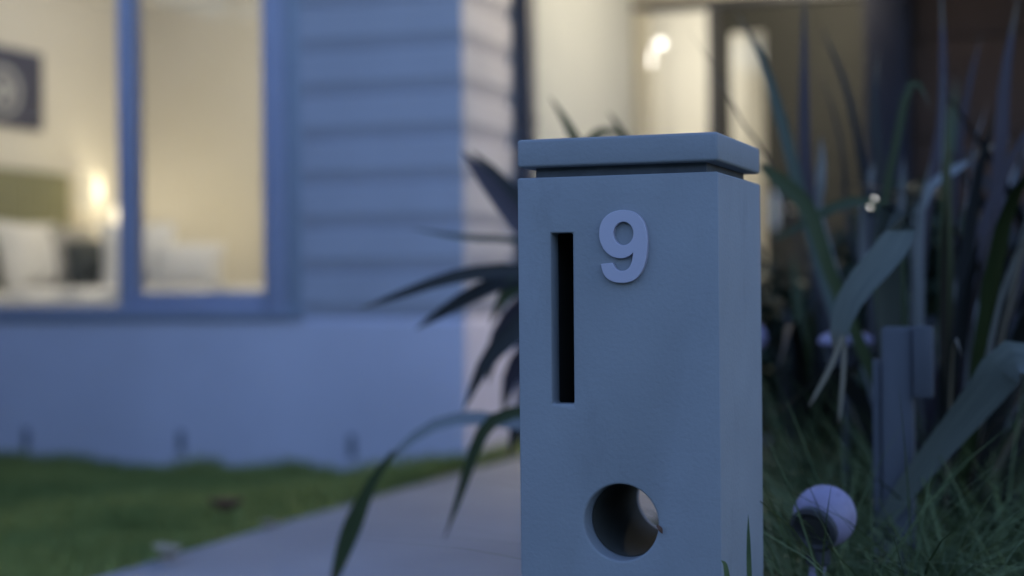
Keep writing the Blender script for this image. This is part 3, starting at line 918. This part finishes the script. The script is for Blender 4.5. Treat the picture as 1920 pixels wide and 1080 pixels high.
leafB([(1530, 480, 3.3), (1492, 330, 3.3), (1462, 215, 3.3), (1425, 100, 3.3), (1378, 20, 3.3)], 0.042, 'leafblue', peak=0.5)
leafB([(1545, 560, 3.4), (1512, 330, 3.4), (1508, 150, 3.4), (1508, -40, 3.4)], 0.046, 'leafpurple', peak=0.5)
leafB([(1640, 480, 3.5), (1605, 240, 3.5), (1575, 130, 3.5), (1535, 45, 3.5)], 0.028, 'leafdark', peak=0.5)
leafB([(1690, 560, 3.4), (1650, 300, 3.4), (1640, 200, 3.4), (1648, 90, 3.4)], 0.045, 'leafdark', peak=0.5)
leafB([(1725, 620, 3.2), (1735, 420, 3.2), (1765, 230, 3.2), (1768, 90, 3.2), (1763, -60, 3.2)], 0.032, 'leafpurple', peak=0.6)
leafB([(1780, 560, 3.4), (1795, 300, 3.4), (1815, 170, 3.4), (1842, 58, 3.4)], 0.030, 'leafpurple', peak=0.6)
leafB([(1850, 620, 3.2), (1875, 300, 3.2), (1885, 140, 3.2), (1912, -20, 3.2)], 0.05, 'leafpurple', peak=0.55)
leafB([(1640, 560, 3.1), (1655, 400, 3.1), (1680, 270, 3.1), (1703, 165, 3.1), (1725, 160, 3.1), (1745, 205, 3.1)], 0.026, 'leafgreen', peak=0.6)
leafB([(1560, 520, 3.1), (1520, 400, 3.1), (1470, 345, 3.1), (1425, 310, 3.1)], 0.055, 'leafgreen', peak=0.7, tip=0.3)
leafB([(1690, 520, 3.15), (1660, 395, 3.15), (1600, 378, 3.15), (1540, 400, 3.15), (1480, 435, 3.15), (1438, 455, 3.15)], 0.050, 'leafgreen',
      face=(0.2, -0.6, 0.75), peak=0.5)
# the big leaf folded over and hanging
leafB([(1665, 420, 3.0), (1690, 436, 2.98), (1650, 490, 2.96), (1600, 550, 2.95), (1575, 610, 2.95), (1572, 655, 2.95)], 0.084, 'leafgrey',
      face=(0.3, -0.9, 0.3), peak=0.45, base=0.6, tip=0.35)
leafB([(1580, 630, 2.95), (1556, 690, 2.95), (1517, 762, 2.95)], 0.014, 'leafdead', root=False, base=0.8, tip=0.4)
leafB([(1584, 640, 2.95), (1580, 720, 2.95), (1573, 792, 2.95)], 0.013, 'leafdead', root=False, base=0.8, tip=0.4)
leafB([(1605, 640, 3.2), (1598, 760, 3.2), (1625, 826, 3.2)], 0.012, 'leafdead', root=False, base=0.8, tip=0.4)
# pale blades, sky reflection put into their colour
leafB([(1722, 640, 3.1), (1724, 480, 3.1), (1730, 380, 3.1), (1745, 300, 3.1)], 0.030, 'leafpale', peak=0.4, base=0.7)
leafB([(1710, 660, 3.15), (1716, 560, 3.15), (1712, 440, 3.15), (1718, 340, 3.15)], 0.020, 'leafpale', peak=0.5)
leafB([(1725, 400, 3.15), (1750, 345, 3.15), (1790, 318, 3.15), (1822, 298, 3.15)], 0.042, 'leafpale', peak=0.6, face=(0.2, -0.5, 0.8), root=False)
leafB([(1815, 300, 3.3), (1850, 280, 3.3), (1900, 258, 3.3)], 0.016, 'leafdead', root=False)
leafB([(1540, 430, 3.4), (1538, 350, 3.4), (1541, 300, 3.4), (1539, 255, 3.4)], 0.036, 'leafpale', peak=0.5)
leafB([(1625, 520, 3.6), (1620, 400, 3.6), (1632, 335, 3.6), (1642, 290, 3.6)], 0.036, 'leafpale', peak=0.5)
leafB([(1692, 520, 3.5), (1690, 400, 3.5), (1692, 340, 3.5), (1694, 290, 3.5)], 0.032, 'leafpale', peak=0.5)
leafB([(1760, 640, 3.2), (1778, 580, 3.2), (1800, 520, 3.2), (1835, 450, 3.2)], 0.026, 'leafpale', peak=0.5)
leafB([(1790, 600, 3.1), (1840, 430, 3.1), (1890, 310, 3.1), (1945, 210, 3.1)], 0.034, 'leafpurple', peak=0.6)
leafB([(1840, 640, 3.3), (1850, 560, 3.3), (1862, 470, 3.3)], 0.02, 'leafpale', peak=0.5)
# broad blade lying across the lower right
leafB([(1640, 1010, 2.95), (1700, 915, 2.92), (1790, 805, 2.87), (1850, 732, 2.83), (1898, 676, 2.80), (1960, 690, 2.76), (2010, 800, 2.74)], 0.112, 'leafgrey', face=(0.5, -0.75, 0.45), peak=0.62,
      base=0.35, tip=0.2, root=False)


def okB(px, py, p_):
    if py < 330 and px < 1500: return False
    if py < 120 and px < 1700: return False
    if 1440 < px < 1660 and 890 < py: return False
    if -SY * p_[0] + CY * p_[1] < 2.75: return False
    if 1630 < px < 1765 and 590 < py < 860: return False
    if 1500 < px < 1660 and 590 < py < 680: return False
    if 1605 < px < 1665 and 350 < py < 410 and CY * p_[1] - SY * p_[0] < 3.8: return False
    return px > 1436


random_leaves(flaxB, B0, 30, okB, ['leafdark', 'leafdark', 'leafdark', 'leafgreen', 'leafpurple'], 0.5, 1.45, random.Random(5), lean=(0.02, 0.8), wid=(0.018, 0.040))
random_leaves(flaxB, B0, 75, okB, ['leafdead', 'leafbrown', 'leafbrown', 'leafpurple', 'leafpale'], 0.5, 1.35, random.Random(15), lean=(0.05, 1.1), wid=(0.006, 0.015))
flaxC = thing('flax_plant', 'dark flax at the right edge behind the purple one', 'plant', (0.05, 4.25, 0.03))
leafB([(1520, 520, 3.3), (1440, 300, 3.3), (1395, 235, 3.3), (1345, 140, 3.3), (1290, 55, 3.3)], 0.010, 'leafdark', peak=0.4)
leafB([(1600, 470, 3.6), (1582, 300, 3.6), (1560, 200, 3.6), (1528, 120, 3.6)], 0.016, 'leafdark', peak=0.4)
random_leaves(flaxC, (0.05, 4.25, 0.03), 60, lambda px, py, p_: px > 1560 and py > -20 and (px > 1720 or py > 330), ['leafdark'], 0.5, 1.25, random.Random(8), lean=(0.02, 0.9))
flaxD = thing('flax_plant', 'low dark flax between the letterbox and the driveway', 'plant', (-0.72, 4.4, 0.03))
random_leaves(flaxD, (-0.72, 4.4, 0.03), 50, lambda px, py, p_: px > 1445 and py > 420, ['leafdark', 'leafdark', 'leafgreen'], 0.4, 0.95, random.Random(18), lean=(0.02, 0.9))


# garden bush added out of view on the left to shade lawn and wall
gb = thing('shade_bush', 'large dense bush added out of view at the far left', 'shade_bush', (-4.35, 3.7, GZ))
R6 = random.Random(4)
gm = MB()
for i in range(5000):
    while True:
        d_ = Vector((R6.uniform(-1, 1), R6.uniform(-1, 1), R6.uniform(-1, 1)))
        if 0.35 < d_.length < 1: break
    k_ = 1 + 0.18 * math.sin(5 * d_.x + 2) * math.cos(6 * d_.z + d_.y * 4)
    c_ = Vector((-4.35, 3.7, 1.45)) + Vector((d_.x * 0.80, d_.y * 1.15, d_.z * 1.25)) * k_
    a_ = Vector((R6.gauss(0, 1), R6.gauss(0, 1), R6.gauss(0, 0.7))).normalized() * R6.uniform(0.04, 0.08)
    b_2 = a_.cross(Vector((R6.gauss(0, 1), R6.gauss(0, 1), R6.gauss(0, 1)))).normalized() * a_.length * 0.5
    gm.add([c_ - a_, c_ + b_2, c_ + a_, c_ - b_2], [(0, 1, 2, 3)])
me_ = bpy.data.meshes.new('crown'); me_.from_pydata(gm.v, [], gm.f)
link('crown', me_, M['shrub'], gb)
MB().tube([(-4.35, 3.7, GZ), (-4.33, 3.72, 0.6), (-4.38, 3.68, 1.5)], [0.06, 0.045, 0.02], 9).build('trunk', M['wood'], gb, smooth=True)

# dense low shrub behind the flax, in front of the driveway
sh = thing('shrub', 'dense dark green shrub between the flax and the driveway', 'shrub', (-0.2, 5.3, 0.03))
R5 = random.Random(21)
sm_ = MB()
for i in range(14000):
    while True:
        x_, y_ = R5.uniform(-1.3, 1.5), R5.uniform(4.85, 5.75)
        top = 0.82 + 0.16 * math.sin(x_ * 4.1) * math.cos(y_ * 3.0) + 0.10 * math.sin(x_ * 9.7 + 1)
        z_ = 0.05 + top * R5.random() ** 0.6
        if x_ < -0.222 * y_: continue
        break
    c_ = Vector((x_, y_, z_))
    a_ = Vector((R5.gauss(0, 1), R5.gauss(0, 1), R5.gauss(0, 0.7))).normalized() * R5.uniform(0.025, 0.05)
    b_2 = a_.cross(Vector((R5.gauss(0, 1), R5.gauss(0, 1), R5.gauss(0, 1)))).normalized() * a_.length * 0.45
    sm_.add([c_ - a_, c_ + b_2, c_ + a_, c_ - b_2], [(0, 1, 2, 3)])
me_ = bpy.data.meshes.new('foliage'); me_.from_pydata(sm_.v, [], sm_.f)
link('foliage', me_, M['shrub'], sh)
for k in range(5):
    x_ = -0.8 + 0.45 * k
    MB().tube([(x_, 5.3, 0.0), (x_ + 0.03, 5.31, 0.35), (x_ - 0.04, 5.28, 0.7)], [0.022, 0.015, 0.006], 7).build('stem', M['wood'], sh)


def blades(name, base, h, wdt, lean, mat_, seg=3, kind='stuff'):
    """many grass blades as one mesh; base (n,3), h, wdt, lean arrays"""
    n = len(base)
    az = RNG.uniform(0, 2 * np.pi, n)
    d = np.stack([np.cos(az), np.sin(az), np.zeros(n)], 1)
    fa = RNG.uniform(0, 2 * np.pi, n)
    sd_ = np.stack([np.cos(fa), np.sin(fa), np.zeros(n)], 1)
    V = np.zeros((n, 2 * seg + 1, 3))
    for i in range(seg + 1):
        t = i / seg
        c = base + d * (lean * h * t ** 2)[:, None] + np.array([0, 0, 1.0]) * (h * (t - 0.35 * lean * t ** 2))[:, None]
        w_ = wdt * (1 - t ** 1.6) / 2
        if i < seg:
            V[:, 2 * i] = c - sd_ * w_[:, None]
            V[:, 2 * i + 1] = c + sd_ * w_[:, None]
        else:
            V[:, 2 * seg] = c
    k = 2 * seg + 1
    off = (np.arange(n) * k)[:, None]
    quads = np.concatenate([off + np.array([2 * i, 2 * i + 1, 2 * i + 3, 2 * i + 2]) for i in range(seg - 1)], 0)
    tris = off + np.array([2 * seg - 2, 2 * seg - 1, 2 * seg])
    me = bpy.data.meshes.new(name)
    nq, nt_ = len(quads), len(tris)
    me.vertices.add(n * k); me.vertices.foreach_set('co', V.reshape(-1))
    me.loops.add(nq * 4 + nt_ * 3)
    me.loops.foreach_set('vertex_index', np.concatenate([quads.reshape(-1), tris.reshape(-1)]).astype(np.int32))
    me.polygons.add(nq + nt_)
    me.polygons.foreach_set('loop_start', np.concatenate([np.arange(nq) * 4, nq * 4 + np.arange(nt_) * 3]).astype(np.int32))
    me.polygons.foreach_set('use_smooth', np.ones(nq + nt_, dtype=bool))
    me.update(calc_edges=True); me.validate()
    o = link(name, me, mat_)
    return tag(o, kind=kind)


# lawn left of the path
n = 75000
b = np.stack([RNG.uniform(-5.6, PE + 0.02, n), RNG.uniform(3.3, FY - 0.02, n), np.full(n, GZ)], 1)
patch = 0.5 + 0.5 * np.sin(b[:, 0] * 5.1 + 1.3 * np.sin(b[:, 1] * 3.7)) * np.sin(b[:, 1] * 4.3)
hgt = RNG.uniform(0.02, 0.05, n) * (0.6 + 0.7 * patch)
near = np.exp(-((b[:, 1] - FY) / 0.25) ** 2) + 0.8 * np.exp(-((b[:, 0] - PE) / 0.10) ** 2) * (b[:, 1] > 5.0)
hgt *= 1 + 0.5 * near * RNG.uniform(0, 1, n)
o = blades('lawn', b, hgt, RNG.uniform(0.004, 0.008, n), RNG.uniform(0.1, 0.9, n), M['lawn'])
tag(o, 'short green lawn between the path and the house wall', 'grass')
# weedy tufts against the wall and by the corner
spots = [(120, 875, .10), (370, 878, .09), (720, 880, .07), (1075, 0, 0), (540, 885, .12), (20, 870, .08)]
cb = []
for px, py, s_ in spots:
    if s_ == 0: continue
    q = at_y(px, py, FY - 0.10)
    for _ in range(160): cb.append((q.x + random.gauss(0, 0.06), FY - 0.06 - abs(random.gauss(0, 0.05)), GZ))
for _ in range(3200): cb.append((PE + 0.03 - abs(random.gauss(0, 0.11)), 6.16 - abs(random.gauss(0, 0.55)), -0.01))
for _ in range(500): cb.append((random.uniform(CX + 0.02, PE + 0.05), random.uniform(6.18, 6.95), 0.0))
for _ in range(500): cb.append((PE - 0.005 - abs(random.gauss(0, 0.05)), random.uniform(3.6, 5.2), GZ))
cb = np.array(cb); n = len(cb)
o = blades('weed_tufts', cb, RNG.uniform(0.04, 0.115, n), RNG.uniform(0.006, 0.012, n), RNG.uniform(0.2, 1.0, n), M['lawn'])
tag(o, 'taller weedy grass along the foot of the wall', 'grass')
# tall strappy grass right of the letterbox
n = 8500
yy = RNG.uniform(2.42, 4.6, n)
xx = -0.205 * yy + 0.06 + np.abs(RNG.uniform(0, 1.25, n)) * (yy / 3.2)
b = np.stack([xx, yy, np.full(n, 0.03)], 1)
clump = 0.5 + 0.5 * np.sin(xx * 9.0 + 2.0 * np.sin(yy * 6.0)) * np.sin(yy * 7.0 + 1.0)
hgt = RNG.uniform(0.22, 0.74, n) * (0.65 + 0.5 * clump) * (0.80 + 0.10 * (yy - 2.4))
o = blades('tall_grass', b, hgt, RNG.uniform(0.0035, 0.009, n), RNG.uniform(0.3, 1.5, n), M['bedgrass'], seg=6)
tag(o, 'long dark strappy grass filling the garden bed right of the letterbox', 'grass')
# the single blade in front of the pillar's lower right corner
o = leaf([at_depth(1412, 1400, 2.09), at_depth(1408, 1180, 2.085), at_depth(1404, 1040, 2.08), at_depth(1403, 965, 2.08)], 0.007, M['bedgrass'], None, name='grass_blade')
tag(o, 'single green grass blade in front of the letterbox corner', 'grass blade')
o = leaf([at_depth(1380, 1400, 2.10), at_depth(1370, 1180, 2.09), at_depth(1362, 1070, 2.085), at_depth(1352, 1050, 2.085)], 0.008, M['bedgrass'], None, name='grass_blade')
tag(o, 'short grass tip low in front of the letterbox', 'grass blade')


# ------------------------------------------------------------------ garden lights, stake, fallen leaves
def garden_light(label, c, r, aim, bz):
    c = Vector(c); aim = Vector(aim).normalized()
    t = thing('garden_light', label, 'garden light', (c.x, c.y, 0.03), 'garden spot lights')
    prof = [(0.0, -r)] + [(r * math.sin(math.pi * i / 14), -r * math.cos(math.pi * i / 14)) for i in range(1, 12)] + [(r * 0.66, r * 0.74)]
    MB().lathe(prof, c, aim, n=28).build('housing', M['lampwhite'], t, smooth=True)
    MB().lathe([(r * 0.40 * bz, r * 0.62), (r * 0.72 * bz, r * 0.60), (r * 0.74 * bz, r * 0.86), (r * 0.62 * bz, r * 0.94), (r * 0.52 * bz, r * 0.82)], c, aim, n=28).build('bezel', M['black'], t, smooth=True)
    MB().lathe([(0.0, r * 0.84), (r * 0.3, r * 0.83), (r * 0.55 * bz, r * 0.80)], c, aim, n=28).build('lens', M['lens'], t, smooth=True)
    f0 = c + Vector((-0.010, -0.004, -r * 0.92))
    MB().lathe([(0.016, -0.032), (0.020, -0.030), (0.020, 0.010), (0.012, 0.014)], f0, n=14).build('swivel', M['black'], t, smooth=True)
    MB().tube([f0 + Vector((0, 0, -0.03)), f0 + Vector((-0.004, 0, -0.055))], 0.013, 12).build('clip', M['white'], t, smooth=True)
    MB().tube([f0 + Vector((-0.004, 0, -0.055)), (f0.x - 0.01, f0.y, 0.0)], 0.010, 10).build('stake', M['black'], t, smooth=True)
    return t


garden_light('white ball garden light near the letterbox foot at lower right', at_depth(1546, 968, 2.62), 0.0515, (-0.25, -0.75, -0.36), 1.05)
c2 = at_depth(1586, 642, 3.6)
t = thing('garden_light', 'shallow mauve garden light cap higher up behind the hanging leaf', 'garden light', (c2.x, c2.y, 0.03), 'garden spot lights')
MB().lathe([(0.060, -0.004), (0.062, 0.004), (0.056, 0.014), (0.040, 0.022), (0.018, 0.026), (0.0, 0.027)], c2, n=28).build('cap', M['lampwhite'], t, smooth=True)
MB().lathe([(0.030, -0.055), (0.042, -0.050), (0.050, -0.006), (0.052, -0.0045)], c2, n=24).build('housing', M['black'], t, smooth=True)
MB().tube([c2 + Vector((0, 0, -0.05)), (c2.x, c2.y, 0.0)], 0.009, 10).build('stake', M['black'], t, smooth=True)
garden_light('small pale garden light peeking past the letterbox side', at_depth(1408, 634, 3.9), 0.040, (-0.2, -0.6, -0.6), 1.0)

st = thing('garden_stake', 'grey weathered timber stake with short board among the grass', 'stake', at_depth(1680, 1000, 2.95).xy.to_3d())
t0 = at_depth(1652, 614, 2.95); t1 = at_depth(1712, 612, 2.95); t2 = at_depth(1750, 612, 2.93)
MB().box(t0.x, t1.x, t0.y, t0.y + 0.05, 0.0, t0.z).build('post', M['post'], st, bevel=0.004)
zb = at_depth(1740, 745, 2.93).z
MB().box(t1.x + 0.002, t2.x, t0.y - 0.012, t0.y + 0.02, zb, t0.z + 0.002).build('board', M['post'], st, bevel=0.003)
lx = at_depth(1640, 700, 2.95)
MB().box(lx.x - 0.006, t0.x - 0.003, t0.y + 0.01, t0.y + 0.04, 0.0, t0.z - 0.06).build('side_batten', M['post'], st, bevel=0.002)


def fallen(label, m, px, py, size, rz, z=0.03):
    r_ = ray(px, py)
    d = (CAMH - z) / -r_.z
    c = Vector((0, 0, CAMH)) + r_ * d
    n = 8
    v, f = [], []
    for i in range(n + 1):
        s = i / n
        wd = size * 0.36 * math.sin(math.pi * min(1, s * 0.96 + 0.04)) ** 0.8 + 0.002
        for k, a in enumerate((-1, 0, 1)):
            p_ = Vector(((s - 0.5) * size, a * wd, 0.30 * size * (2 * s - 1) ** 2 + abs(a) * wd * 0.8))
            v.append(c + Matrix.Rotation(rz, 3, 'Z') @ p_)
    for i in range(n):
        for k in range(2):
            A = i * 3 + k
            f.append((A, A + 1, A + 4, A + 3))
    b = MB(); b.add(v, f)
    o = b.build('fallen_leaf', m, None, smooth=True)
    sm = o.modifiers.new('thickness', 'SOLIDIFY'); sm.thickness = 0.0015
    return tag(o, label, 'leaf', 'fallen leaves')


fallen('curled brown dead leaf lying on the lawn', M['brown'], 425, 958, 0.11, 0.7, 0.05)
fallen('tan dead leaf on the path edge at lower left', M['tan'], 315, 1047, 0.10, -0.3, 0.02)
fallen('small tan leaf at the lawn edge between the other two leaves', M['tan'], 505, 988, 0.05, 0.4, 0.02)
# dry scrap caught on the rim of the round hole
o = leaf([at_y(1232, 985, LBY0 - 0.004), at_y(1238, 992, LBY0 - 0.006), at_y(1242, 1001, LBY0 - 0.004)], 0.006, M['brown'], None, name='leaf_scrap', n=6)
tag(o, 'tiny brown leaf scrap on the rim of the round hole', 'leaf')

# small glowing ball on a stem, added to make a glint in the flax
q = at_depth(1635, 380, 3.75)
fl = thing('glint_ball', 'tiny warm glowing ball added as a glint between the flax leaves', 'lamp', (q.x, q.y, 0.0))
MB().lathe([(0.012, 0.0), (0.012, q.z - 0.03)], (q.x, q.y, 0.0), n=10).build('stem', M['black'], fl, smooth=True)
MB().lathe(ball(0.012), q, n=12).build('globe', M['glint'], fl, smooth=True)
